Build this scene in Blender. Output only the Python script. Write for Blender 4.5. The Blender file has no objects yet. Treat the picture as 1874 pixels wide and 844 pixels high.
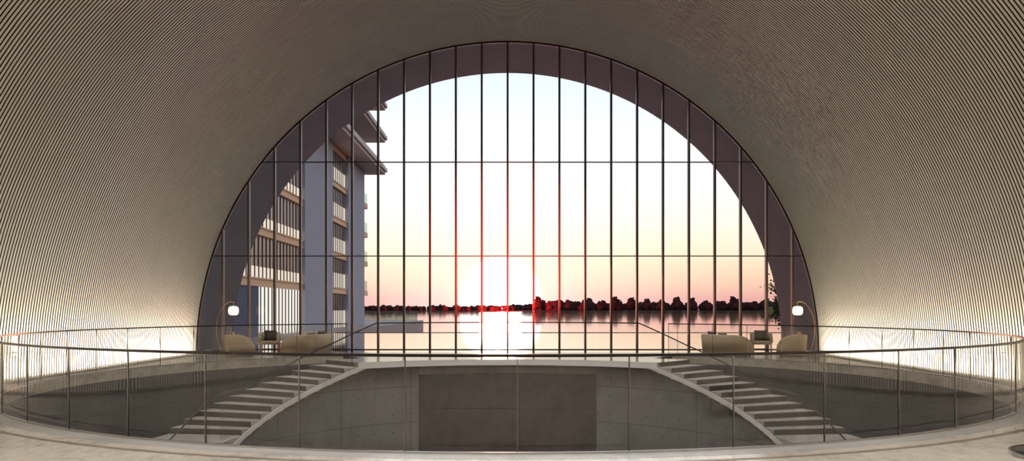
import bpy, math, random
from mathutils import Vector, Matrix
random.seed(7)
PI = math.pi
R_ = math.radians
sc = bpy.context.scene
COL = sc.collection

# ------------------------------------------------------------------ plan of the place (metres)
EYE = 1.65          # eye height
CY = 19.88          # centre of the round stair void (y)
RV = 10.54          # radius of the void
RI = 6.9            # inner radius of the curved stairs
RO = 8.9            # outer radius of the curved stairs
GY = 31.0           # glass wall
VR = 11.72          # vault radius
VY0, VY1 = -8.0, 35.16
LOW = -3.63         # lower floor
RISE, DPHI, PHI1 = .145, 3.88, 41.3

# ------------------------------------------------------------------ materials
def lin(c):
    f = lambda v: v / 12.92 if v <= .04045 else ((v + .055) / 1.055) ** 2.4
    return tuple(f(v / 255) for v in c) + (1,)

class N:
    def __init__(s, m):
        m.use_nodes = True
        s.t = m.node_tree
        s.t.nodes.clear()
    def n(s, kind, **kw):
        x = s.t.nodes.new(kind)
        for k, v in kw.items(): setattr(x, k, v)
        return x
    def put(s, sock, v):
        if hasattr(v, 'is_linked') or isinstance(v, bpy.types.NodeSocket): s.t.links.new(v, sock)
        else: sock.default_value = v
    def m(s, op, a, b=0.0, c=None):
        x = s.n('ShaderNodeMath', operation=op)
        s.put(x.inputs[0], a); s.put(x.inputs[1], b)
        if c is not None: s.put(x.inputs[2], c)
        return x.outputs[0]
    def mix(s, f, a, b, blend='MIX'):
        x = s.n('ShaderNodeMix', data_type='RGBA', blend_type=blend)
        s.put(x.inputs[0], f); s.put(x.inputs[6], a); s.put(x.inputs[7], b)
        return x.outputs[2]
    def coord(s, which='Object'):
        return s.n('ShaderNodeTexCoord').outputs[which]
    def noise(s, vec, scale, detail=4, rough=.55):
        x = s.n('ShaderNodeTexNoise')
        s.put(x.inputs['Vector'], vec); x.inputs['Scale'].default_value = scale
        x.inputs['Detail'].default_value = detail; x.inputs['Roughness'].default_value = rough
        return x.outputs[0]
    def scale(s, vec, v):
        x = s.n('ShaderNodeMapping'); s.put(x.inputs['Vector'], vec); x.inputs['Scale'].default_value = v
        return x.outputs[0]
    def ramp(s, f, stops):
        x = s.n('ShaderNodeValToRGB'); e = x.color_ramp.elements
        while len(e) < len(stops): e.new(.5)
        for el, (p, c) in zip(e, stops): el.position = p; el.color = c
        s.put(x.inputs[0], f)
        return x.outputs[0]
    def bump(s, h, strength, dist=.02):
        x = s.n('ShaderNodeBump'); x.inputs['Strength'].default_value = strength; x.inputs['Distance'].default_value = dist
        s.put(x.inputs['Height'], h)
        return x.outputs[0]
    def pbr(s, col, rough=.6, metal=0, spec=.5, normal=None, emit=None, es=0):
        b = s.n('ShaderNodeBsdfPrincipled')
        s.put(b.inputs['Base Color'], col); s.put(b.inputs['Roughness'], rough)
        b.inputs['Metallic'].default_value = metal; b.inputs['Specular IOR Level'].default_value = spec
        if normal is not None: s.put(b.inputs['Normal'], normal)
        if emit is not None:
            s.put(b.inputs['Emission Color'], emit); s.put(b.inputs['Emission Strength'], es)
        return b.outputs[0]
    def out(s, sh):
        o = s.n('ShaderNodeOutputMaterial'); s.t.links.new(sh, o.inputs[0])

def mat(name): 
    m = bpy.data.materials.new(name); return m, N(m)

def m_plain(name, c, rough=.5, metal=0, var=.12, scale=6, spec=.5, bump=0):
    m, n = mat(name); base = lin(c)
    f = n.noise(n.coord(), scale)
    d = tuple(v * (1 - var) for v in base[:3]) + (1,); l = tuple(min(1, v * (1 + var)) for v in base[:3]) + (1,)
    n.out(n.pbr(n.mix(f, d, l), rough, metal, spec, n.bump(f, bump) if bump else None))
    return m

def m_emit(name, c, s):
    m, n = mat(name)
    e = n.n('ShaderNodeEmission'); e.inputs[0].default_value = lin(c); e.inputs[1].default_value = s
    n.out(e.outputs[0]); return m

def m_glass(name, tint, refl=1.0, ior=1.5):
    m, n = mat(name)
    t = n.n('ShaderNodeBsdfTransparent'); t.inputs[0].default_value = tint + (1,)
    g = n.n('ShaderNodeBsdfGlossy'); g.inputs[0].default_value = (.95, .97, 1, 1); g.inputs['Roughness'].default_value = .0
    lw = n.n('ShaderNodeLayerWeight'); lw.inputs[0].default_value = .5
    f0 = ((ior - 1) / (ior + 1)) ** 2 * 1.7
    f = n.m('MULTIPLY_ADD', n.m('POWER', lw.outputs['Facing'], 5.0), 1 - f0, f0)
    mx = n.n('ShaderNodeMixShader')
    n.put(mx.inputs[0], n.m('MULTIPLY', f, refl))
    n.t.links.new(t.outputs[0], mx.inputs[1]); n.t.links.new(g.outputs[0], mx.inputs[2])
    n.out(mx.outputs[0]); return m

def m_concrete(name, c, radius=None, v0=0.0, rough=.75, u0=0.0, flat=False):
    """board-less fair-faced concrete: cloudy mottling, panel joints and tie holes"""
    m, n = mat(name); base = lin(c)[:3]
    co = n.coord()
    a = n.noise(co, .9, 6, .6); b = n.noise(n.scale(co, (1, 1, .45)), 3.5, 5, .65)
    f = n.m('ADD', n.m('MULTIPLY', a, .6), n.m('MULTIPLY', b, .4))
    col = n.ramp(f, [(.3, tuple(v * .72 for v in base) + (1,)), (.5, base + (1,)), (.72, tuple(min(1, v * 1.28) for v in base) + (1,))])
    if radius:
        sep = n.n('ShaderNodeSeparateXYZ'); n.put(sep.inputs[0], co)
        x, y, z = sep.outputs
        if flat: u = x
        else: u = n.m('MULTIPLY', n.m('ARCTAN2', x, n.m('SUBTRACT', y, CY)), radius)
        u = n.m('ADD', u, 200 + u0); v = n.m('ADD', z, 20 - v0)
        fu = n.m('FRACT', n.m('DIVIDE', u, 2.4)); fv = n.m('FRACT', n.m('DIVIDE', v, 1.14))
        joint = n.m('MAXIMUM', n.m('LESS_THAN', fu, .0075), n.m('LESS_THAN', fv, .016))
        hu = n.m('SUBTRACT', n.m('FRACT', n.m('ADD', n.m('DIVIDE', u, .6), .5)), .5)
        hv = n.m('SUBTRACT', n.m('FRACT', n.m('DIVIDE', v, .57)), .5)
        hu = n.m('MULTIPLY', hu, .6); hv = n.m('MULTIPLY', hv, .57)
        hole = n.m('LESS_THAN', n.m('ADD', n.m('MULTIPLY', hu, hu), n.m('MULTIPLY', hv, hv)), .0007)
        col = n.mix(n.m('MULTIPLY', n.m('MAXIMUM', joint, hole), .62), col, (.012, .012, .012, 1))
    n.out(n.pbr(col, rough, 0, .35, n.bump(b, .12)))
    return m

def m_floor(name, c, rough):
    m, n = mat(name); base = lin(c)[:3]
    co = n.coord()
    a = n.noise(n.scale(co, (.6, 1, 1)), .8, 7, .65); b = n.noise(n.scale(co, (1.6, .7, 1)), 5, 6, .7)
    f = n.m('ADD', n.m('MULTIPLY', a, .5), n.m('MULTIPLY', b, .5))
    col = n.ramp(f, [(.34, tuple(v * .62 for v in base) + (1,)), (.5, base + (1,)), (.66, tuple(min(1, v * 1.25) for v in base) + (1,))])
    n.out(n.pbr(col, n.m('MULTIPLY_ADD', b, .12, rough), 0, .5, n.bump(b, .03)))
    return m

def m_water(name, deep, scale, strength, rough=.02, tint=(1, .95, .92, 1)):
    m, n = mat(name)
    co = n.coord()
    h = n.noise(n.scale(co, (.25, 1, 1)), scale, 3, .5)
    nrm = n.bump(h, strength, .05)
    g = n.n('ShaderNodeBsdfGlossy'); g.inputs[0].default_value = tint; g.inputs['Roughness'].default_value = rough
    n.put(g.inputs['Normal'], nrm)
    d = n.n('ShaderNodeBsdfDiffuse'); d.inputs[0].default_value = lin(deep)
    f = n.n('ShaderNodeFresnel'); f.inputs[0].default_value = 1.6
    mx = n.n('ShaderNodeMixShader'); n.put(mx.inputs[0], n.m('MINIMUM', n.m('ADD', f.outputs[0], .25), 1.0))
    n.t.links.new(d.outputs[0], mx.inputs[1]); n.t.links.new(g.outputs[0], mx.inputs[2])
    n.out(mx.outputs[0]); return m

M = {}
M['slat'] = m_plain('slat_cladding', (200, 192, 178), .5, 0, .08, 2.5)
M['slat_back'] = m_plain('slat_backing', (14, 13, 12), .9)
M['slat_shaded'] = m_plain('shaded_outdoor_slat', (22, 44, 74), .5, 0, .08, 2.5)  # vault slats again, with the outdoor shade put into the colour
M['slat_shaded_back'] = m_plain('shaded_outdoor_backing', (12, 20, 34), .8)
M['floor'] = m_floor('polished_stone_floor', (168, 161, 150), .09)
M['border'] = m_floor('grey_stone_border', (146, 144, 142), .25)
M['inlay'] = m_floor('brown_stone_inlay', (112, 102, 92), .3)
M['low_floor'] = m_floor('lower_floor', (96, 94, 92), .5)
M['fascia'] = m_concrete('pale_concrete', (226, 224, 220))
M['edge'] = m_plain('glare_edge', (248, 246, 243), .35, 0, .03, 2)  # glare on the landing edge put into the colour as near white
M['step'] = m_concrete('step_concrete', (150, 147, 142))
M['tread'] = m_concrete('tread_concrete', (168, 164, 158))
M['riser'] = m_concrete('shaded_riser_concrete', (92, 84, 78))  # tread concrete darkened: shade on the risers painted in
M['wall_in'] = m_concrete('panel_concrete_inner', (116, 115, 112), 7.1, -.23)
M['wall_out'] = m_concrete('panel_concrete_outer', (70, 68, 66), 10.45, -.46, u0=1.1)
M['wall_room'] = m_concrete('concrete_room', (122, 112, 107))
M['wall_end'] = m_concrete('end_wall_concrete', (150, 140, 126))
M['dark_metal'] = m_plain('dark_bronze_metal', (30, 25, 23), .35, .6, .1)
M['mullion'] = m_plain('bronze_mullion', (58, 42, 38), .35, .15, .1)
M['steel'] = m_plain('brushed_steel', (190, 188, 184), .25, 1, .05)
M['post'] = m_plain('steel_joint', (120, 116, 112), .22, 1, .05)
M['glass'] = m_glass('guard_glass', (.92, .93, .93), 1.0, 1.55)
M['glass_clear'] = m_glass('stair_glass', (.93, .94, .94), .6, 1.4)
M['pane'] = m_glass('window_glass', (.95, .96, .98), .28, 1.5)
M['green_glass'] = m_glass('terrace_glass', (.6, .72, .68), 1, 1.5)
M['blue_glass'] = m_glass('balcony_glass', (.5, .62, .74), 1.2, 1.5)
M['linen'] = m_plain('beige_upholstery', (196, 178, 150), .9, 0, .06, 40, .2, .15)
M['pillow_dark'] = m_plain('dark_pillow', (62, 58, 52), .9, 0, .1, 40, .2)
M['pillow_brown'] = m_plain('brown_pillow', (116, 90, 64), .9, 0, .1, 40, .2)
M['pillow_cream'] = m_plain('cream_pillow', (214, 190, 150), .9, 0, .06, 40, .2)
M['wood'] = m_plain('oak', (186, 138, 104), .45, 0, .2, 12)
M['table_top'] = m_plain('polished_table_top', (150, 120, 112), .12, 0, .1, 8)
M['table_base'] = m_plain('dark_table_base', (58, 48, 44), .5)
M['brass'] = m_plain('brass', (176, 148, 104), .3, .9, .08)
M['lamp'] = m_emit('lamp_glow', (255, 226, 160), 3.2)
M['strip'] = m_emit('warm_strip', (255, 214, 150), 4)
M['black'] = m_plain('black_lacquer', (26, 26, 30), .2)
M['b_pier'] = m_plain('pier_render', (162, 156, 164), .8, 0, .08, .6)
M['b_band'] = m_plain('tan_floor_band', (228, 178, 134), .6, 0, .06, .6)
M['b_roof'] = m_plain('eaves', (206, 182, 172), .7, 0, .06, .6)
M['b_fin'] = m_plain('window_fin', (40, 32, 32), .5)
M['b_wall'] = m_plain('dark_blue_wall', (84, 84, 104), .8)
M['deck'] = m_plain('terrace_paving', (150, 134, 128), .7, 0, .1, 1)
M['deck_side'] = m_plain('terrace_side', (150, 128, 136), .6, 0, .1, 1)
M['coping'] = m_plain('pool_coping', (84, 66, 62), .5)
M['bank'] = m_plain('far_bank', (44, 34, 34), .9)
M['bark'] = m_plain('bark', (52, 42, 36), .9)
M['pool'] = m_water('pool_water', (120, 110, 110), 1.6, .05)
M['lake'] = m_water('lake_water', (70, 60, 66), .5, .12, .04, (.94, .86, .86, 1))
def m_leaf(name, c, t):
    m, n = mat(name); base = lin(c)
    f = n.noise(n.coord(), 1.5)
    col = n.mix(f, tuple(v * .7 for v in base[:3]) + (1,), tuple(v * 1.3 for v in base[:3]) + (1,))
    d = n.n('ShaderNodeBsdfDiffuse'); n.put(d.inputs[0], col)
    tr = n.n('ShaderNodeBsdfTranslucent'); n.put(tr.inputs[0], col)
    mx = n.n('ShaderNodeMixShader'); mx.inputs[0].default_value = t
    n.t.links.new(d.outputs[0], mx.inputs[1]); n.t.links.new(tr.outputs[0], mx.inputs[2])
    n.out(mx.outputs[0]); return m
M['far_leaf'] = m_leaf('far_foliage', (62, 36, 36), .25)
M['near_leaf'] = m_leaf('near_foliage', (58, 70, 46), .3)
def m_window(name, frac, bright, dark, es):
    """glazing seen from outside: bright emissive lower part, dimmer upper part; frac = lit share of the pane height (generated z)"""
    m, n = mat(name)
    sep = n.n('ShaderNodeSeparateXYZ'); n.put(sep.inputs[0], n.coord('Generated'))
    lit = n.m('LESS_THAN', sep.outputs[2], frac)
    a = n.pbr(lin(dark), .25, 0, .5, None, lin(dark), .28)
    e = n.n('ShaderNodeEmission'); e.inputs[0].default_value = lin(bright); e.inputs[1].default_value = es
    mx = n.n('ShaderNodeMixShader'); n.put(mx.inputs[0], lit)
    n.t.links.new(a, mx.inputs[1]); n.t.links.new(e.outputs[0], mx.inputs[2])
    n.out(mx.outputs[0]); return m
M['win_near'] = m_window('window_near', .27, (255, 236, 214), (118, 92, 88), .95)
M['win_far'] = m_window('window_far', .5, (255, 240, 222), (84, 70, 70), .85)
M['win_ground'] = m_window('window_ground', 1.1, (255, 246, 232), (118, 92, 88), 1.05)

# ------------------------------------------------------------------ mesh builder
class MB:
    def __init__(s): s.v = []; s.f = []; s.mi = []; s.smooth = []
    def face(s, idx, mi=0, sm=False): s.f.append(idx); s.mi.append(mi); s.smooth.append(sm)
    def box(s, x0, x1, y0, y1, z0, z1, mi=0):
        b = len(s.v)
        s.v += [(x, y, z) for z in (z0, z1) for y in (y0, y1) for x in (x0, x1)]
        for q in ((0, 2, 3, 1), (4, 5, 7, 6), (0, 1, 5, 4), (2, 6, 7, 3), (0, 4, 6, 2), (1, 3, 7, 5)): s.face([b + i for i in q], mi)
        return s
    def prism(s, poly, z0, z1, mi=0):
        b = len(s.v); k = len(poly)
        s.v += [(x, y, z0) for x, y in poly] + [(x, y, z1) for x, y in poly]
        s.face([b + i for i in range(k)][::-1], mi); s.face([b + k + i for i in range(k)], mi)
        for i in range(k): j = (i + 1) % k; s.face([b + i, b + j, b + k + j, b + k + i], mi)
        return s
    def loft(s, rings, closed=True, caps=True, mi=0, sm=True, end=None):
        """rings: list of equally long vertex loops"""
        b = len(s.v); k = len(rings[0])
        for r in rings: s.v += [tuple(p) for p in r]
        for i in range(len(rings) - 1):
            for j in range(k if closed else k - 1):
                q = (j + 1) % k
                s.face([b + i * k + j, b + i * k + q, b + (i + 1) * k + q, b + (i + 1) * k + j], mi, sm)
        if caps:
            s.face([b + j for j in range(k)][::-1], mi); e = b + (len(rings) - 1) * k
            s.face([e + j for j in range(k)], mi if end is None else end)
        return s
    def tube(s, pts, r, seg=8, mi=0):
        pts = [Vector(p) for p in pts]; rings = []
        for i, p in enumerate(pts):
            d = (pts[min(i + 1, len(pts) - 1)] - pts[max(i - 1, 0)]).normalized()
            ref = Vector((0, 0, 1)) if abs(d.z) < .95 else Vector((1, 0, 0))
            a = d.cross(ref).normalized(); c = a.cross(d)
            rr = r[i] if isinstance(r, (list, tuple)) else r
            rings.append([p + (a * math.cos(t) + c * math.sin(t)) * rr for t in (2 * PI * k / seg for k in range(seg))])
        return s.loft(rings, mi=mi)
    def bar(s, pts, w, h, mi=0):
        """flat bar along a path, w across (horizontal), h up"""
        pts = [Vector(p) for p in pts]; rings = []
        for i, p in enumerate(pts):
            d = (pts[min(i + 1, len(pts) - 1)] - pts[max(i - 1, 0)]); d.z = 0; d.normalize()
            a = Vector((d.y, -d.x, 0)) * w / 2; u = Vector((0, 0, h / 2))
            rings.append([p + a + u, p - a + u, p - a - u, p + a - u])
        return s.loft(rings, mi=mi, sm=False)
    def lathe(s, prof, c=(0, 0, 0), seg=32, mi=0):
        rings = [[(c[0] + r * math.cos(2 * PI * k / seg), c[1] + r * math.sin(2 * PI * k / seg), c[2] + z) for k in range(seg)] for r, z in prof]
        return s.loft(rings, mi=mi)
    def obj(s, name, mats, parent=None, loc=None, bevel=0, auto=False):
        me = bpy.data.meshes.new(name)
        me.from_pydata([tuple(v) for v in s.v], [], s.f)
        for m in (mats if isinstance(mats, (list, tuple)) else [mats]): me.materials.append(m)
        me.polygons.foreach_set('material_index', s.mi); me.polygons.foreach_set('use_smooth', s.smooth)
        me.update()
        o = bpy.data.objects.new(name, me); COL.objects.link(o)
        if parent: o.parent = parent
        if loc: o.location = loc
        if bevel:
            b = o.modifiers.new('bevel', 'BEVEL'); b.width = bevel; b.segments = 3; b.limit_method = 'ANGLE'
        return o

def tag(o, label=None, cat=None, group=None, kind=None):
    for k, v in (('label', label), ('category', cat), ('group', group), ('kind', kind)):
        if v: o[k] = v
    return o
def empty(name, loc=(0, 0, 0), rz=0, **kw):
    o = bpy.data.objects.new(name, None); COL.objects.link(o)
    o.location = loc; o.rotation_euler = (0, 0, rz); o.empty_display_size = .2
    return tag(o, **kw)
def struct(mb, name, mats, label, cat): return tag(mb.obj(name, mats), label, cat, kind='structure')

def pol(phi, r, z=0.0):
    """phi in degrees from straight away (+y), positive to the right"""
    a = R_(phi); return (r * math.sin(a), CY + r * math.cos(a), z)
def frange(a, b, n): return [a + (b - a) * i / n for i in range(n + 1)]

# ------------------------------------------------------------------ vault
def vault(name, slat_name, y0, y1, back, slat, label):
    seg = 96
    ang = [PI * i / seg for i in range(seg + 1)]
    b = MB(); ro = VR + .09
    b.loft([[(ro * math.cos(a), y, ro * math.sin(a)) for a in ang] for y in (y0, y1)], closed=False, caps=False)
    for y in (y0, y1):   # thickness ring at the ends
        b.loft([[(r * math.cos(a), y, r * math.sin(a)) for a in ang] for r in (ro, ro + .25)], closed=False, caps=False)
    b.loft([[((ro + .25) * math.cos(a), y, (ro + .25) * math.sin(a)) for a in ang] for y in (y0, y1)], closed=False, caps=False)
    c = tag(b.obj(name, back), label, 'ceiling', kind='structure')
    s = MB(); p = .1125; w = .072; y = y0 + .02
    while y + w < y1:
        rings = []
        for a in ang:
            ca, sa = math.cos(a), math.sin(a)
            rings.append([(ro * ca, y, ro * sa), (VR * ca, y, VR * sa), (VR * ca, y + w, VR * sa), (ro * ca, y + w, ro * sa)])
        for i in range(seg):
            b0 = len(s.v); s.v += rings[i] + rings[i + 1]
            s.face([b0 + 1, b0 + 2, b0 + 6, b0 + 5], 0); s.face([b0, b0 + 1, b0 + 5, b0 + 4], 1); s.face([b0 + 2, b0 + 3, b0 + 7, b0 + 6], 1)  # slat sides take the dark backing colour, painted shade in the gaps
        y += p
    s.obj(slat_name, [slat, back], c)
    return c
vault('ceiling', 'slat_cladding', VY0, GY, M['slat_back'], M['slat'], 'barrel vault lined with pale curved slats arching over the whole hall')
vault('ceiling_porch', 'slat_cladding', GY, VY1, M['slat_shaded_back'], M['slat_shaded'], 'slatted end of the vault projecting beyond the glass wall, shade painted into its colour')
# wall that closes the vault behind the viewer
w = MB(); w.prism([(-VR - .3, -.15), (VR + .3, -.15), (VR + .3, .15), (-VR - .3, .15)], 0, 12.1)
e = struct(w, 'wall_end', M['wall_end'], 'plain concrete wall closing the hall behind the viewer', 'wall'); e.location = (0, VY0 - .15, 0)

# ------------------------------------------------------------------ floors
def ray_rect(phi, hx=VR + .08, y0=VY0, y1=GY):
    dx, dy = math.sin(R_(phi)), math.cos(R_(phi)); t = 1e9
    if dx > 1e-9: t = min(t, hx / dx)
    if dx < -1e-9: t = min(t, -hx / dx)
    if dy > 1e-9: t = min(t, (y1 - CY) / dy)
    if dy < -1e-9: t = min(t, (y0 - CY) / dy)
    return t
corner = [math.degrees(math.atan2(sx * (VR + .08), yy - CY)) for sx in (-1, 1) for yy in (VY0, GY)]
angs = sorted(set([round(v, 3) for v in frange(-180, 180, 240)] + [round(c, 3) for c in corner] + [-PHI1, PHI1, -33.0, 33.0]))
fl = MB(); TH = .25
def ring_fill(lo, hi, r0f, r1f):
    aa = [a for a in angs if lo - 1e-6 <= a <= hi + 1e-6]
    for z, flip in ((0, 0), (-TH, 1)):
        fl.loft([[pol(a, r0f(a), z) for a in aa], [pol(a, r1f(a), z) for a in aa]][:: -1 if flip else 1], closed=False, caps=False, sm=False)
def edge_arc(lo, hi, r):
    aa = [a for a in angs if lo - 1e-6 <= a <= hi + 1e-6]
    fl.loft([[pol(a, r, 0) for a in aa], [pol(a, r, -TH) for a in aa]], closed=False, caps=False, sm=True)
def edge_rad(phi, r0, r1):
    fl.loft(mi=1, rings=[[pol(phi, r0, 0), pol(phi, r1, 0)], [pol(phi, r0, -TH), pol(phi, r1, -TH)]], closed=False, caps=False, sm=False)
ring_fill(-180, 180, lambda a: RV, ray_rect)
ring_fill(-33, 33, lambda a: RO, lambda a: RV)
ring_fill(-PHI1, PHI1, lambda a: RI, lambda a: RO)
edge_arc(-180, -33, RV); edge_arc(33, 180, RV)
for s in (-1, 1):
    edge_rad(33 * s, RO, RV)
    edge_arc(min(33 * s, PHI1 * s), max(33 * s, PHI1 * s), RO)
    edge_rad(PHI1 * s, RI, RO)
struct(fl, 'floor', [M['floor'], M['riser']], 'polished beige stone floor around the round stair opening', 'floor')
def ring_obj(name, lo, hi, r0, r1, z0, z1, m, label, cat, n=200):
    b = MB(); b.loft([[pol(a, r0, z0), pol(a, r0, z1), pol(a, r1, z1), pol(a, r1, z0)] for a in frange(lo, hi, n)], sm=False)
    return struct(b, name, m, label, cat)
ring_obj('trim_1', 40, 320, RV + .0, RV + .36, -.05, .003, M['border'], 'grey stone border ring along the edge of the round opening', 'floor border')
ring_obj('trim_2', 60, 300, 11.13, 11.22, -.05, .003, M['inlay'], 'thin brown inlaid ring in the floor outside the grey border', 'floor inlay')
ring_obj('trim_3', -PHI1 - .0, PHI1 + .0, RI - .02, RI + .3, -.19, -.002, M['edge'], 'concrete edge band of the landing between the two stairs, glare painted in as paleness', 'landing edge')
b = MB(); b.box(-VR, VR, CY - 11, GY, LOW - .2, LOW)
struct(b, 'floor_lower', M['low_floor'], 'dark floor at the bottom of the round stair opening', 'floor')

# ------------------------------------------------------------------ concrete walls of the void
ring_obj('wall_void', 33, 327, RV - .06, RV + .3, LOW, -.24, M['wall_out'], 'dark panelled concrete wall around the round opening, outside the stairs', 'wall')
def slope(phi):          # line through the stair nosings
    p = abs(phi)
    if p <= PHI1: return 0
    return -RISE * min(p - PHI1, DPHI * 11) / DPHI
WR = 7.1
def soffit(phi):
    p = abs(phi)
    if p < 37.4: return -.19
    if p < 84.2: return min(-.19, -RISE * (p - PHI1) / DPHI - RISE - .14)
    return -RISE * 11 - .17
OP = 23.7
for s, nm, side in ((-1, 'wall_left', 'left'), (1, 'wall_right', 'right')):
    b = MB()
    aa = frange(OP, 92, 70)
    b.loft([[pol(a * s, WR, LOW), pol(a * s, WR, soffit(a) - .002), pol(a * s, WR + .3, soffit(a) - .002), pol(a * s, WR + .3, LOW)] for a in aa], sm=False)
    struct(b, nm, M['wall_in'], f'curved grey concrete wall with joints and tie holes under the {side} stair', 'wall')
ring_obj('wall_lintel', -OP, OP, WR - .05, WR + .3, -.46, -.19, M['step'], 'lighter concrete lintel over the wide opening below the landing', 'lintel', 40)
b = MB(); b.box(-8.5, 8.5, 29.6, 29.9, LOW, -1.95); b.box(-8.5, 8.5, 29.56, 29.9, -1.93, -.25)
struct(b, 'wall_back', M['wall_room'], 'shadowed concrete back wall seen through the opening below the landing', 'wall')

# ------------------------------------------------------------------ stairs
def make_stair(s, side):
    t = empty('staircase', pol(62 * s, 7.9, LOW), label=f'curved concrete staircase descending on the {side} from the landing along the round wall', cat='staircase')
    inv = -Vector(t.location)
    def add(name, mb, m, label=None):
        mb.v = [tuple(Vector(v) + inv) for v in mb.v]
        o = mb.obj(name, m, t)
        if label: o['label'] = label
        return o
    for k in range(1, 12):
        L = -RISE * k; p0 = PHI1 + DPHI * (k - 1); p1 = p0 + DPHI + .25 if k < 11 else 90.4
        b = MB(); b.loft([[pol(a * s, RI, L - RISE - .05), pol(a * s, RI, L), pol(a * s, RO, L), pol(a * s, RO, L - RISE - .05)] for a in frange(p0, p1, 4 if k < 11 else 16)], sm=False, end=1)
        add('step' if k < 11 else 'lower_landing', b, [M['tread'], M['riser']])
    # riser fronts sit under each tread nosing: close the first riser against the landing
    b = MB()
    aa = frange(37.4, 84.0, 60) + [85.5, 90.4]
    def top(a): return -RISE * (min(a, PHI1 + 10 * DPHI + 3.88) - PHI1) / DPHI - RISE if a > 37.4 else -.0
    b.loft([[pol(a * s, RI - .012, soffit(a)), pol(a * s, RI - .012, min(-.003, top(a) + .002)), pol(a * s, RO + .012, min(-.003, top(a) + .002)), pol(a * s, RO + .012, soffit(a))] for a in aa], sm=False)
    add('stringer', b, M['fascia'], 'pale sloping side band of the stair')
    # straight lower flight towards the near side
    for k in range(1, 14):
        L = -RISE * (11 + k); y1 = CY - .045 - .41 * (k - 1); b = MB()
        b.box(min(6.93 * s, 8.9 * s), max(6.93 * s, 8.9 * s), y1 - .43, y1, L - RISE - .05, L); add('step', b, M['step'])
    return t
make_stair(-1, 'left'); make_stair(1, 'right')

# ------------------------------------------------------------------ landing balustrade (glass with dark handrail, runs down both stairs)
key = [(0, 1.2), (35.8, 1.2), (48.6, .61), (58, .245), (75, -.39), (77.5, -.43), (87, -.415), (90, -.43)]
def rail_z(a):
    for (a0, z0), (a1, z1) in zip(key, key[1:]):
        if a <= a1: return z0 + (z1 - z0) * (a - a0) / (a1 - a0)
    return key[-1][1]
def base_z(a): return 0 if a < PHI1 else max(slope(a), -RISE * 11)
bal = empty('balustrade', pol(0, RI + .06, 0), label='clear glass balustrade with thin dark handrail along the landing and down both stairs', cat='balustrade')
def badd(name, mb, m):
    inv = -Vector(bal.location); mb.v = [tuple(Vector(v) + inv) for v in mb.v]; return mb.obj(name, m, bal)
RB = RI + .06
pts = []
low = [(-7.02, 19.3, -.52), (-7.12, 18.4, -.84), (-7.2, 17.5, -1.15), (-7.2, 16.4, -1.55), (-7.2, 15.2, -1.98), (-7.2, 14.5, -2.24)]
pts += [p for p in reversed(low)]
pts += [pol(a, RB, rail_z(abs(a))) for a in frange(-90, 90, 180)]
pts += [(-p[0], p[1], p[2]) for p in low]
b = MB(); b.tube(pts, .019, 8); badd('handrail', b, M['dark_metal'])
edges = [-90, -82, -73, -64, -55, -46, -35.8, -24, -12, 0, 12, 24, 35.8, 46, 55, 64, 73, 82, 90]
for a0, a1 in zip(edges, edges[1:]):
    b = MB(); aa = frange(a0 + .06, a1 - .06, 8)
    b.loft([[pol(a, RB, base_z(abs(a)) - .05) for a in aa], [pol(a, RB, rail_z(abs(a)) - .015) for a in aa]], closed=False, caps=False)
    badd('glass_panel', b, M['glass_clear'])
for s in (-1, 1):
    b = MB(); lo = [(-p[0] * (-s) * 1.0, p[1], p[2]) for p in low]
    lo = [(abs(p[0]) * s, p[1], p[2]) for p in low]
    b.loft([[(x, y, z - 1.12) for x, y, z in lo], [(x, y, z - .015) for x, y, z in lo]], closed=False, caps=False)
    badd('glass_panel', b, M['glass_clear'])

# ------------------------------------------------------------------ round guardrail
gr = empty('guardrail', (0, CY - RV, 0), label='round glass guardrail with dark top rail circling the stair opening', cat='guardrail')
def gadd(name, mb, m):
    inv = -Vector(gr.location); mb.v = [tuple(Vector(v) + inv) for v in mb.v]; return mb.obj(name, m, gr)
RG = RV + .05
def fr(theta, r, z): a = R_(theta); return (-r * math.sin(a), CY - r * math.cos(a), z)   # theta from the near point, positive to the left
GA = 147.8
b = MB(); b.bar([fr(t, RG, 1.118) for t in frange(-GA, GA, 240)], .055, .032); gadd('handrail', b, M['dark_metal'])
b = MB(); b.bar([fr(t, RG, .014) for t in frange(-GA, GA, 240)], .035, .028); gadd('base_rail', b, M['steel'])
stp = 360 / 52
joints = [-.6 + stp * k for k in range(-22, 23) if abs(-.6 + stp * k) < GA - 1.5]
joints = [-GA] + joints + [GA]
for t0, t1 in zip(joints, joints[1:]):
    b = MB(); aa = frange(t0 + .04, t1 - .04, 6)
    b.loft([[fr(t, RG, .02) for t in aa], [fr(t, RG, 1.105) for t in aa]], closed=False, caps=False); gadd('glass_panel', b, M['glass'])
for i, t in enumerate(joints):
    a = R_(t); b = MB(); w = .0055
    ring = []
    for z in (.0, 1.11):
        c = fr(t, RG, z); tx, ty = -math.cos(a), math.sin(a); nx, ny = -math.sin(a), -math.cos(a)
        ring.append([(c[0] + tx * w * i + nx * .009 * j, c[1] + ty * w * i + ny * .009 * j, z) for i, j in ((-1, -1), (1, -1), (1, 1), (-1, 1))])
    b.loft(ring, sm=False); gadd('post', b, M['post'])

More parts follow.
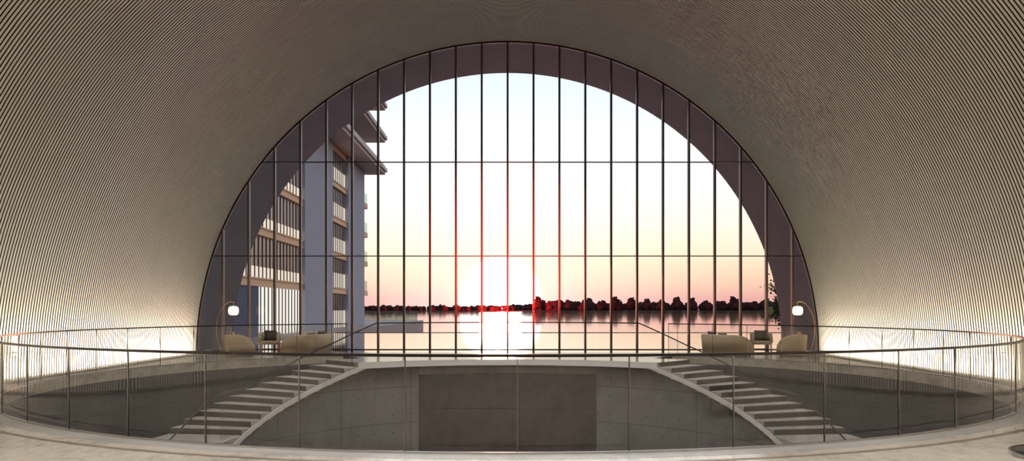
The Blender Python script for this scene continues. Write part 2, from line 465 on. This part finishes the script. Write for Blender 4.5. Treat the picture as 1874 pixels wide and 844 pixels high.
# ------------------------------------------------------------------ glass wall
win = empty('window_1', (0, GY, 0), label='arched glass wall with slim bronze mullions facing the lake', cat='window', kind='structure')
def wadd(name, mb, m): return mb.obj(name, m, win)
b = MB(); RA = VR - .004
arc = [PI * i / 120 for i in range(121)]
b.loft([[(r * math.cos(a), dy, r * math.sin(a)) for (r, dy) in ((RA - .05, -.06), (RA, -.06), (RA, .06), (RA - .05, .06))] for a in arc], sm=False)
wadd('arch_frame', b, M['dark_metal'])
MP = .975
for k in range(-11, 12):
    x = k * MP; h = math.sqrt(max(0, (RA - .04) ** 2 - x * x)); b = MB()
    b.box(x - .037, x + .037, -.1, .08, 0, h); wadd('mullion', b, M['mullion'])
for z, hh in ((7.17, .035), (3.63, .035), (.1, .05)):
    x = math.sqrt((RA - .04) ** 2 - z * z); b = MB(); b.box(-x, x, -.04, .04, z - hh / 2, z + hh / 2); wadd('transom', b, M['dark_metal'])
b = MB(); k0 = len(b.v)
b.v += [(RA * .999 * math.cos(a), 0.02, RA * .999 * math.sin(a)) for a in arc]; b.face(list(range(len(arc))))
wadd('glass', b, M['pane'])

# ------------------------------------------------------------------ warm light channels at the foot of both walls
for s, side in ((-1, 'left'), (1, 'right')):
    t = empty('light_channel', (s * 11.16, 11.5, 0), label=f'low glowing light channel along the foot of the {side} slatted wall', cat='light')
    b = MB(); L = 19.2
    b.box(-.13, .13, -L, L, 0, .012); b.box(*(sorted((-s * .13, -s * .11))), -L, L, .012, .045); b.obj('channel', M['floor'], t)
    b = MB(); b.box(*(sorted((-s * .108, -s * .1))), -L + .1, L - .1, .014, .04); b.obj('light_strip', M['strip'], t)

# ------------------------------------------------------------------ furniture
def shell(mb, w, d, h, hl, th, z0, rc=.28, mi=0, flare=.05):
    """U-shaped upholstered back and arms. local: seat opens to +y, back at y=-d/2; arm tops fall in a quarter ellipse to hl"""
    def path(off):
        p = []; ww, dd, rr = w / 2 - off, d / 2, max(.04, rc - off); yb = -d / 2 + off
        n = 14
        for i in range(n): u = 1 - (i / n) ** 1.7; p.append((-ww, (yb + rr) + (dd - (yb + rr)) * u, u))
        for i in range(9): a = PI + PI / 2 * i / 8; p.append((-ww + rr + rr * math.cos(a), yb + rr + rr * math.sin(a), 0))
        for i in range(1, 6): p.append((-ww + rr + (2 * (ww - rr)) * i / 6, yb, 0))
        for i in range(9): a = -PI / 2 + PI / 2 * i / 8; p.append((ww - rr + rr * math.cos(a), yb + rr + rr * math.sin(a), 0))
        for i in range(1, n + 1): u = 1 - (1 - i / n) ** 1.7; p.append((ww, yb + rr + (dd - (yb + rr)) * u, u))
        return p
    po, pi_ = path(0), path(th); rings = []
    for (xo, yo, a), (xi, yi, _) in zip(po, pi_):
        hh = hl + (h - hl) * math.sqrt(max(0, 1 - a ** 2.6))
        k = 1 + flare * (hh - z0) / h
        xo2, yo2 = xo * k, (yo - d / 2) * k + d / 2
        mx, my = (xo2 + xi) / 2, (yo2 + yi) / 2; e = .03
        rings.append([(xo, yo, z0), (xo2, yo2, hh - e), (xo2 * .75 + xi * .25, yo2 * .75 + yi * .25, hh), (xo2 * .25 + xi * .75, yo2 * .25 + yi * .75, hh), (xi, yi, hh - e), (xi, yi, z0)])
    mb.loft(rings, mi=mi, sm=True)
    return mb
def rbox(mb, x0, x1, y0, y1, z0, z1, r=.05):
    """soft cushion block"""
    def lp(ins, z):
        pts = []
        for cx, cy, a0 in ((x1 - r, y1 - r, 0), (x0 + r, y1 - r, 90), (x0 + r, y0 + r, 180), (x1 - r, y0 + r, 270)):
            for i in range(5): a = R_(a0 + 90 * i / 4); pts.append((cx + (r - ins) * math.cos(a), cy + (r - ins) * math.sin(a), z))
        return pts
    q = min(r, (z1 - z0) / 2)
    rings = [lp(min(r * .9, q * (1 - math.sin(t))), z0 + q - q * math.cos(t)) for t in frange(0, PI / 2, 4)]
    rings += [lp(min(r * .9, q * (1 - math.cos(t))), z1 - q + q * math.sin(t)) for t in frange(0, PI / 2, 4)]
    mb.loft(rings); return mb
def sofa(name, loc, rz, w, d, h, hl, label, cat, seats):
    t = empty(name, loc, rz, label=label, cat=cat)
    b = shell(MB(), w, d, h, hl, .12, .035, .3); b.obj('back_shell', M['linen'], t)
    b = MB(); rbox(b, -w / 2 + .1, w / 2 - .1, -d / 2 + .1, d / 2 - .02, .04, .27, .06); b.obj('seat_base', M['linen'], t)
    cw = (w - .26) / seats
    for i in range(seats):
        b = MB(); x = -w / 2 + .13 + cw * i; rbox(b, x + .005, x + cw - .005, -d / 2 + .14, d / 2, .272, .42, .05); b.obj('seat_cushion', M['linen'], t)
    b = MB(); b.box(-w / 2 + .12, w / 2 - .12, -d / 2 + .12, d / 2 - .1, 0, .04); b.obj('plinth', M['table_base'], t)
    return t
def wood_chair(loc, rz, label):
    t = empty('armchair', loc, rz, label=label, cat='armchair')
    w, d = .74, .66
    b = shell(MB(), w, d, .78, .5, .09, .4, .26); b.obj('back_shell', M['linen'], t)
    b = MB(); rbox(b, -w / 2 + .05, w / 2 - .05, -d / 2 + .06, d / 2, .34, .47, .05); b.obj('seat_cushion', M['linen'], t)
    for x in (-1, 1):
        for y in (-1, 1):
            b = MB(); b.tube([(x * (w / 2 - .05), y * (d / 2 - .05), 0), (x * (w / 2 - .06), y * (d / 2 - .06), .42)], [.024, .032], 10); b.obj('leg', M['wood'], t)
    for y in (-1, 1):
        b = MB(); b.box(-w / 2 + .06, w / 2 - .06, y * (d / 2 - .06) - .015, y * (d / 2 - .06) + .015, .14, .17); b.obj('stretcher', M['table_base'], t)
    return t
def table(loc, label):
    t = empty('coffee_table', loc, label=label, cat='coffee table')
    b = MB(); b.lathe([(.01, .375), (.34, .375), (.36, .385), (.36, .405), (.345, .415), (.01, .415)]); b.obj('table_top', M['table_top'], t)
    for k in range(3):
        a = k * 2 * PI / 3 + .4; b = MB()
        b.tube([(.2 * math.cos(a), .2 * math.sin(a), 0), (.2 * math.cos(a), .2 * math.sin(a), .376)], [.045, .055], 12); b.obj('leg', M['table_base'], t)
    return t
def pillow(loc, rot, w, h, m, label, grp=None):
    b = MB(); n = 8; rings = []
    for i in range(n + 1):
        u = -1 + 2 * i / n; ring = []
        for j in range(2 * n):
            if j <= n: v, sg = -1 + 2 * j / n, 1
            else: v, sg = 1 - 2 * (j - n) / n, -1
            tck = .07 * ((1 - u ** 4) * (1 - v ** 4)) ** .6
            pinch = 1 - .06 * (1 - abs(u)) * abs(v) ** 3; pv = 1 - .06 * (1 - abs(v)) * abs(u) ** 3
            ring.append((u * w / 2 * pv, sg * tck, v * h / 2 * pinch))
        rings.append(ring)
    b.loft(rings)
    o = b.obj('throw_pillow', m); o.location = loc; o.rotation_euler = rot
    return tag(o, label, 'pillow', grp)
def arc_lamp(loc, s, label):
    """s=+1: the stem bulges to +x and the shade hangs toward -x"""
    t = empty('arc_lamp', loc, label=label, cat='floor lamp')
    b = MB(); b.lathe([(.01, 0), (.17, 0), (.17, .025), (.03, .04), (.01, .04)]); b.obj('base', M['brass'], t)
    ctl = [(0, .02), (.1, .35), (.165, .75), (.17, 1.05), (.10, 1.42), (-.06, 1.72), (-.22, 1.86), (-.36, 1.9), (-.47, 1.87)]
    pts = []
    for i in range(len(ctl) - 1):
        p0, p1, p2, p3 = (Vector(ctl[max(0, min(len(ctl) - 1, i + q))]) for q in (-1, 0, 1, 2))
        for k in range(6):
            u = k / 6
            p = .5 * ((2 * p1) + (p2 - p0) * u + (2 * p0 - 5 * p1 + 4 * p2 - p3) * u * u + (-p0 + 3 * p1 - 3 * p2 + p3) * u ** 3)
            pts.append((p.x * s, 0, p.y))
    pts.append((ctl[-1][0] * s, 0, ctl[-1][1]))
    b = MB(); b.tube(pts, .014, 8); b.obj('stem', M['brass'], t)
    x = -.43 * s
    b = MB(); b.tube([(x, 0, 1.87), (x, 0, 1.74)], .006, 6); b.obj('cord', M['brass'], t)
    b = MB(); b.lathe([(.02, .16), (.1, .155), (.15, .13), (.175, .07), (.18, 0), (.175, -.07), (.15, -.13), (.1, -.155), (.02, -.16)], (x, 0, 1.575), 28); b.obj('lamp_shade', M['lamp'], t)
    return t
def lounge(s, dx, side):
    """s=+1 right group, -1 mirrored left group"""
    X = lambda x: s * x + dx
    A = lambda a: R_(a) * s
    sy = 28.8 if s > 0 else 29.1
    sofa('sofa', (X(7.66), sy, 0), A(-68), 1.5, 1.2, .75, .2, f'beige sofa of the {side} seating group with its rounded back to the stairs', 'sofa', 2)
    sofa('armchair', (X(9.93), 28.75, 0), A(66), .9, .94, .74, .2, f'beige tub armchair beside the arc lamp in the {side} seating group', 'armchair', 1)
    wood_chair((X(9.3), 30.2, 0), A(172), f'beige armchair on wooden legs close to the glass in the {side} seating group')
    table((X(8.56), 29.62, 0), f'small round coffee table between the seats of the {side} seating group')
    def on(cx, cy, a, px, py, pz, tilt, w, h, m, label):
        a = A(a); c, q = math.cos(a), math.sin(a); px *= s
        pillow((X(cx) + px * c - py * q, cy + px * q + py * c, pz), (R_(tilt), 0, a), w, h, m, label)
    on(7.66, sy, -68, -.3, -.36, .65, 12, .44, .42, M['pillow_dark'], f'dark pillow on the near half of the {side} sofa')
    on(7.66, sy, -68, .3, -.36, .63, 12, .5, .38, M['pillow_brown'], f'brown pillow on the far half of the {side} sofa')
    on(9.3, 30.2, 172, .0, -.12, .66, 14, .44, .4, M['pillow_dark'], f'dark pillow on the wooden-legged armchair of the {side} seating group')
    on(9.93, 28.75, 66, .0, -.22, .66, 12, .44, .42, M['pillow_cream'], f'cream pillow on the tub armchair of the {side} seating group')
    arc_lamp((X(10.8), 29.4, 0), s, f'brass arc floor lamp with glowing rounded shade at the {side} slatted wall')
lounge(1, 0, 'right'); lounge(-1, .57, 'left')
# round dark table at the near right corner
t = empty('side_table', (4.9, 7.0, 0), label='round dark side table with pale rim cut off by the lower right corner', cat='side table')
b = MB(); b.lathe([(.02, .39), (.5, .39), (.53, .4), (.53, .405), (.02, .405)], seg=64); b.obj('table_top', M['black'], t)
b = MB(); b.loft([[(r * math.cos(a), r * math.sin(a), z) for r, z in ((.53, .375), (.55, .375), (.55, .412), (.53, .412))] for a in frange(0, 2 * PI, 64)], sm=False); b.obj('rim', M['steel'], t)
for k in range(3):
    a = k * 2 * PI / 3; b = MB(); b.tube([(.36 * math.cos(a), .36 * math.sin(a), 0), (.3 * math.cos(a), .3 * math.sin(a), .392)], .018, 10); b.obj('leg', M['dark_metal'], t)

# ------------------------------------------------------------------ outside: water, terrace
LAKE = -1.34
b = MB(); b.box(-12.05, 60, GY + .12, 57.8, -1.6, -.05)
struct(b, 'pool', M['pool'], 'still infinity pool reflecting the sunset just outside the glass', 'pool')
b = MB(); b.box(-12.05, 60, 57.8, 58.1, -1.8, -.02)
struct(b, 'trim_4', M['coping'], 'thin dark far edge of the infinity pool', 'pool edge')
b = MB(); b.v += [(-1500, 36, LAKE), (1500, 36, LAKE), (1500, 905, LAKE), (-1500, 905, LAKE)]; b.face([0, 1, 2, 3])
struct(b, 'lake', M['lake'], 'wide calm lake with pink reflections reaching the far shore', 'lake')
b = MB(); b.prism([(-1500, 892), (1500, 892), (1500, 1500), (-1500, 1500)], -3, LAKE + .5)
struct(b, 'far_shore', M['bank'], 'low dark land of the far lake shore under the trees', 'shore')
b = MB(); b.prism([(-60, 35.3), (-12.1, 35.3), (-12.1, 118), (-44, 118), (-60, 90)], -2.2, -.03, 0)
struct(b, 'terrace', M['deck'], 'stone terrace between the apartment building and the water', 'terrace')
tb = empty('terrace_railing', (-15, 112, 0), label='greenish glass railing at the far end of the terrace by the lake', cat='railing')
for k in range(6):
    b = MB(); x0 = -6 + k * 1.45; b.box(x0, x0 + 1.42, -.01, .01, 0.02, 1.15); b.obj('glass_panel', M['green_glass'], tb)
for k in range(7):
    b = MB(); x0 = -6.02 + k * 1.45; b.box(x0 - .015, x0 + .015, -.03, .03, -.03, 1.18); b.obj('post', M['post'], tb)
b = MB(); b.box(-6.05, 2.72, -.03, .03, 1.16, 1.2); b.obj('top_rail', M['steel'], tb)
# bank for the tree on the right
b = MB(); b.prism([(14.6, 42), (24, 41.5), (26, 49), (15.9, 47)], -1.7, .12); struct(b, 'planting_bank', M['bank'], 'small dark planting bank beside the pool on the right', 'bank')

# ------------------------------------------------------------------ apartment building on the left
bd = empty('apartment_building', (-15, 60, 0), label='grey apartment building with tan floor bands and wide eaves left of the lake', cat='building')
def dadd(name, mb, m, parent=bd):
    mb.v = [(x + 15, y - 60, z) for x, y, z in mb.v]; return mb.obj(name, m, parent)
FX = -15.0
levels = [-.03, 3.5, 6.6, 9.65, 12.7, 15.8]
b = MB(); b.box(FX - 14, FX - .9, 36.2, 84.7, -.03, 15.8); dadd('core', b, M['b_wall'])
b = MB(); b.box(FX - .9, FX + .05, 36.2, 49.4, -.03, 3.05); dadd('ground_wall', b, M['b_wall'])
for y0, y1, h in ((60.0, 69.6, 15.8), (76.3, 84.9, 15.8), (36.2, 41, 15.8)):
    b = MB(); b.box(FX - 1, FX + .22, y0, y1, -.03, h); dadd('pier', b, M['b_pier'])
for (y0, y1), near in (((41, 60), 1), ((69.6, 76.3), 0)):
    for i in range(5):
        z0, z1 = levels[i], levels[i + 1] - .5
        g0 = 49.4 if (near and i == 0) else y0
        b = MB(); b.box(FX - .5, FX - .1, g0, y1, z0, z1)
        wn = dadd('window', b, M['win_ground'] if (near and i == 0) else (M['win_near'] if near else M['win_far']))
        b = MB(); n = int((y1 - g0) / .8)
        for k in range(1, n): b.box(FX - .1, FX - .045, g0 + k * .8 - .04, g0 + k * .8 + .04, z0, z1)
        dadd('mullion_grid', b, M['b_fin'], wn)
        b = MB(); b.box(FX - .7, FX + .04, y0, y1 + .25, z1, levels[i + 1]); b.box(FX - .7, FX + .12, y0, y1 + .25, levels[i + 1] - .07, levels[i + 1] + .02); b.box(FX - .7, FX + .12, y0, y1 + .25, z1 - .02, z1 + .05)
        dadd('floor_band', b, M['b_band'])
for k, zb in enumerate((15.8, 19.2, 22.6)):
    b = MB(); b.box(FX - 14, -12.95, 36.2, 87, zb, zb + .28); b.box(FX - 14, -12.75, 36.2, 87.2, zb + .28, zb + .62); b.box(FX - 14, -12.95, 36.2, 87, zb + .62, zb + .95)
    dadd('eave', b, M['b_roof'])
    if k < 2:
        b = MB(); b.box(FX - 14, -17.6, 36.2, 76, zb + .9, zb + 3.45); dadd('upper_wall', b, M['b_wall'])
        b = MB(); b.box(-14.4, -14.35, 36.5, 84, zb + .9, zb + 2.2); dadd('balcony_glass', b, M['blue_glass'])
for i in range(1, 5):
    z = levels[i]
    b = MB(); b.box(-17.2, -14.85, 84.9, 87.3, z - .5, z); bl = dadd('balcony', b, M['b_band'])
    b = MB(); b.box(-17.2, -14.9, 87.22, 87.25, z, z + 1.05); b.box(-14.93, -14.9, 84.9, 87.25, z, z + 1.05); dadd('balcony_glass', b, M['green_glass'], bl)

# ------------------------------------------------------------------ trees
import bmesh
def far_tree_mesh(seed, h, w, spiky=False):
    rnd = random.Random(seed); bm = bmesh.new()
    def blob(c, r, mi):
        ret = bmesh.ops.create_icosphere(bm, subdivisions=2, radius=1)
        for v in ret['verts']:
            k = 1 + rnd.uniform(-.22, .22)
            v.co = Vector((c[0] + v.co.x * r * k, c[1] + v.co.y * r * k, c[2] + v.co.z * r * .85 * k))
    blob((0, 0, h * .42), w * .5, 0)
    for k in range(12):
        a = rnd.uniform(0, 2 * PI); rr = rnd.uniform(.1, .42) * w; zz = rnd.uniform(.15, .86) * h
        rr *= 1.15 - .7 * zz / h
        blob((rr * math.cos(a), rr * math.sin(a), zz), rnd.uniform(.13, .24) * w, 0)
    for k in range(7):
        a = rnd.uniform(0, 2 * PI); rr = rnd.uniform(0, .32) * w
        blob((rr * math.cos(a), rr * math.sin(a), rnd.uniform(.74, .94) * h), rnd.uniform(.06, .12) * w, 0)
    ret = bmesh.ops.create_cone(bm, cap_ends=True, segments=8, radius1=w * .05, radius2=w * .03, depth=h * .5)
    for v in ret['verts']: v.co.z += h * .2
    me = bpy.data.meshes.new('far_tree'); bm.to_mesh(me); bm.free(); me.materials.append(M['far_leaf'])
    return me
big = [far_tree_mesh(10 + i, hh, ww) for i, (hh, ww) in enumerate(((13, 14), (11, 15), (15, 11), (9, 13)))]
small = [far_tree_mesh(30 + i, hh, ww) for i, (hh, ww) in enumerate(((5, 9), (4.2, 10), (5.6, 7)))]
rnd = random.Random(5)
def far_tree(me, x, y, sc_, label, grp):
    o = bpy.data.objects.new('tree', me); COL.objects.link(o); o.location = (x, y, LAKE + .45); o.scale = (sc_, sc_, sc_ * rnd.uniform(.9, 1.1)); o.rotation_euler = (0, 0, rnd.uniform(0, 6))
    tag(o, label, 'tree', grp)
def rows(x0, x1, step, nrow, gap, protos, smin, smax, label, grp, off=930):
    x, k = x0, 0
    while x < x1:
        far_tree(rnd.choice(protos), x + rnd.uniform(-.8, .8), off + gap * (k % nrow), rnd.uniform(smin, smax), label, grp)
        x += step; k += 1
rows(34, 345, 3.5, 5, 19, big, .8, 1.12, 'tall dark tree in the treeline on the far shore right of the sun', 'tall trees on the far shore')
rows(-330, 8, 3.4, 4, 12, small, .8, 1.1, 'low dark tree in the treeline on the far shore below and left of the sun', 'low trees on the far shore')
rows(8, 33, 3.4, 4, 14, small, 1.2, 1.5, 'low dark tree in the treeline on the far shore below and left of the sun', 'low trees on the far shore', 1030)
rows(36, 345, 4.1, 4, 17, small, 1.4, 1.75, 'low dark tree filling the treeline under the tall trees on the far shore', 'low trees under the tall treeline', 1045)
# leafy tree right of the pool
tr = empty('leafy_tree', (15.35, 44.3, .1), label='green leafy tree partly hidden behind the right end of the vault', cat='tree')
rnd = random.Random(3)
bt = MB(); bt.tube([(0, 0, 0), (.05, 0, 1.2), (-.05, .1, 2.4), (0, 0, 3.6)], [.12, .1, .07, .03], 10)
tips = []
for k in range(40):
    z = rnd.uniform(.5, 3.6); a = rnd.uniform(0, 2 * PI); L = rnd.uniform(.8, 1.9) * (1.05 - abs(z - 1.6) / 4)
    e = Vector((math.cos(a) * L, math.sin(a) * L, z + rnd.uniform(.2, .7))); s0 = Vector((0, 0, z)); mid = (s0 + e) / 2 + Vector((0, 0, .12))
    bt.tube([s0, mid, e], [.03, .02, .008], 6); tips.append((s0, mid, e))
bt.obj('trunk', M['bark'], tr)
bf = MB()
for s0, mid, e in tips:
    for k in range(90):
        t_ = rnd.uniform(.3, 1.05); c = s0.lerp(e, t_) + Vector((rnd.gauss(0, .16), rnd.gauss(0, .16), rnd.gauss(0, .14)))
        d = Vector((rnd.uniform(-1, 1), rnd.uniform(-1, 1), rnd.uniform(-.8, .4))).normalized(); n_ = d.cross(Vector((rnd.uniform(-1, 1), rnd.uniform(-1, 1), 1))).normalized()
        l, w_ = rnd.uniform(.12, .22), rnd.uniform(.04, .07); i0 = len(bf.v)
        bf.v += [tuple(c), tuple(c + d * l * .5 + n_ * w_), tuple(c + d * l), tuple(c + d * l * .5 - n_ * w_)]; bf.face([i0, i0 + 1, i0 + 2, i0 + 3])
bf.obj('foliage', M['near_leaf'], tr)

# ------------------------------------------------------------------ sky and lights
wd = bpy.data.worlds.new('sunset_sky'); sc.world = wd; n = N(wd)
dirv = n.coord('Generated')
nv = n.n('ShaderNodeVectorMath', operation='NORMALIZE'); n.put(nv.inputs[0], dirv); d = nv.outputs[0]
sep = n.n('ShaderNodeSeparateXYZ'); n.put(sep.inputs[0], d)
z = sep.outputs[2]
zz = n.m('MULTIPLY', n.m('MAXIMUM', z, 0.0), 2.5)
sky = n.ramp(zz, [(0, lin((216, 150, 152))), (.03, lin((228, 162, 154))), (.075, lin((244, 198, 168))), (.15, lin((254, 230, 194))), (.26, lin((255, 248, 230))), (.40, lin((254, 254, 252))), (.62, lin((230, 245, 255))), (1.0, lin((205, 222, 245)))])
S = Vector((-.0086, 1, .0133)).normalized()
dp = n.n('ShaderNodeVectorMath', operation='DOT_PRODUCT'); n.put(dp.inputs[0], d); dp.inputs[1].default_value = S
dot = dp.outputs['Value']
ang = n.m('ARCCOSINE', n.m('MINIMUM', dot, 1.0))                       # radians from the sun
glow = n.m('POWER', 2.718, n.m('MULTIPLY', n.m('DIVIDE', ang, .12), -1.0))
glow2 = n.m('POWER', 2.718, n.m('MULTIPLY', n.m('DIVIDE', ang, .55), -1.0))
sky = n.mix(n.m('MULTIPLY', glow, .85), sky, (1.3, 1.12, .92, 1))
disc = n.n('ShaderNodeMapRange'); disc.interpolation_type = 'SMOOTHSTEP'
n.put(disc.inputs[0], ang); disc.inputs[1].default_value = .0505; disc.inputs[2].default_value = .0485; disc.inputs[3].default_value = 0; disc.inputs[4].default_value = 1
sky = n.mix(disc.outputs[0], sky, (2.2, 2.1, 1.9, 1))
up = n.m('GREATER_THAN', z, -.002)
sky = n.mix(up, (.05, .045, .05, 1), sky)
bg = n.n('ShaderNodeBackground'); n.put(bg.inputs[0], sky)
n.put(bg.inputs[1], n.m('MULTIPLY_ADD', glow2, .3, .98))
o = n.n('ShaderNodeOutputWorld'); n.t.links.new(bg.outputs[0], o.inputs[0])

def area(name, loc, rot, sx, sy, e, col):
    l = bpy.data.lights.new(name, 'AREA'); l.shape = 'RECTANGLE'; l.size = sx; l.size_y = sy; l.energy = e; l.color = col
    ob = bpy.data.objects.new(name, l); COL.objects.link(ob); ob.location = loc; ob.rotation_euler = rot; return ob
FILL, RED = 1700, 90000
WARM = (1, .89, .74)
for s in (-1, 1):
    # lamp of the floor channel, turned up toward the wall
    area('channel_lamp', (s * 11.16, 11.5, .03), (0, R_(180 + s * 38), 0), .12, 38, 2250, WARM)
for sx in (-3.5, 3.5):  # added fill spots out of view, brightening the floor and stair void
    for y in (-3, 2, 6, 21.5, 24.2):
        zt = math.sqrt(VR ** 2 - sx ** 2) - .02
        t = empty('fill_spot', (sx, y, zt - .16), label='small black added fill lamp hanging below the slats of the vault, out of view', cat='added light', group='added fill lamps along the vault')
        b = MB(); b.lathe([(.06, .2), (.1, .19), (.1, 0), (.08, 0), (.08, .12), (.01, .12)], seg=20); b.obj('housing', M['dark_metal'], t)
        l = bpy.data.lights.new('fill_spot_lamp', 'SPOT'); l.energy = FILL * (2.4 if y < 10 else 1); l.color = (1, .95, .90); l.spot_size = R_(115); l.spot_blend = .8; l.shadow_soft_size = .07
        lo = bpy.data.objects.new('fill_spot_lamp', l); COL.objects.link(lo); lo.parent = t; lo.location = (0, 0, .05)
# added red lamp, hidden below the floor edge, imitating sun bloom on the mullions
t = empty('glow_spot', (0, 10.0, -.62), label='small added red lamp imitating sun bloom, bracketed to the near wall of the round opening', cat='spotlight')
b = MB(); b.lathe([(.01, -.1), (.07, -.1), (.09, .08), (.08, .08), (.06, -.06), (.01, -.06)], seg=20); h = b.obj('housing', M['dark_metal'], t); h.rotation_euler = (R_(-78), 0, 0)
b = MB(); b.box(-.03, .03, -.59, -.04, -.03, .03); b.obj('bracket', M['dark_metal'], t)
l = bpy.data.lights.new('glow_spot_lamp', 'SPOT'); l.energy = RED; l.color = (1, .03, .02); l.spot_size = R_(19.5); l.spot_blend = .9; l.shadow_soft_size = .05
lo = bpy.data.objects.new('glow_spot_lamp', l); COL.objects.link(lo); lo.parent = t; lo.location = (0, .1, .02); lo.rotation_euler = (R_(90 + 12.2), 0, 0)
t = empty('shore_glow', (-6, 895, LAKE + .5), label='tiny added red lamp on the far shore, imitating sun bloom on the low trees', cat='shore_glow')  # added red lamp tinting the far trees in place of sun bloom
b = MB(); b.box(-.3, .3, -.2, .1, 2.7, 3.1); b.obj('housing', M['dark_metal'], t)
b = MB(); b.tube([(0, 0, 0), (0, 0, 3.0)], .06); b.obj('stand', M['dark_metal'], t)
l = bpy.data.lights.new('shore_glow_lamp', 'POINT'); l.energy = 1.6e6; l.color = (1, .04, .05); l.shadow_soft_size = .02
lo = bpy.data.objects.new('shore_glow_lamp', l); COL.objects.link(lo); lo.parent = t; lo.location = (0, -1.5, 3.2)
sun = bpy.data.lights.new('low_sun', 'SUN'); sun.energy = .6; sun.color = (1, .45, .25); sun.angle = R_(3)
so = bpy.data.objects.new('low_sun', sun); COL.objects.link(so); so.location = (0, 40, 20)
so.rotation_euler = (Vector((.0086, -1, -.03))).to_track_quat('-Z', 'Y').to_euler()

# ------------------------------------------------------------------ camera
cd = bpy.data.cameras.new('camera'); cam = bpy.data.objects.new('camera', cd); COL.objects.link(cam)
cam.location = (0, 0, EYE); cam.rotation_euler = (R_(90), 0, 0)
cd.sensor_width = 36; cd.sensor_fit = 'HORIZONTAL'; cd.lens = 36 * 1505 / 1874
cd.shift_x = 8 / 1874; cd.shift_y = 143 / 1874
cd.clip_start = .05; cd.clip_end = 6000
sc.camera = cam
sc.view_settings.view_transform = 'Standard'
sc.view_settings.look = 'None'
sc.view_settings.exposure = 0
sc.cycles.use_denoising = True
sc.cycles.transparent_max_bounces = 24
sc.cycles.max_bounces = 10
sc.cycles.diffuse_bounces = 5
sc.cycles.caustics_reflective = False
sc.cycles.sample_clamp_indirect = 6
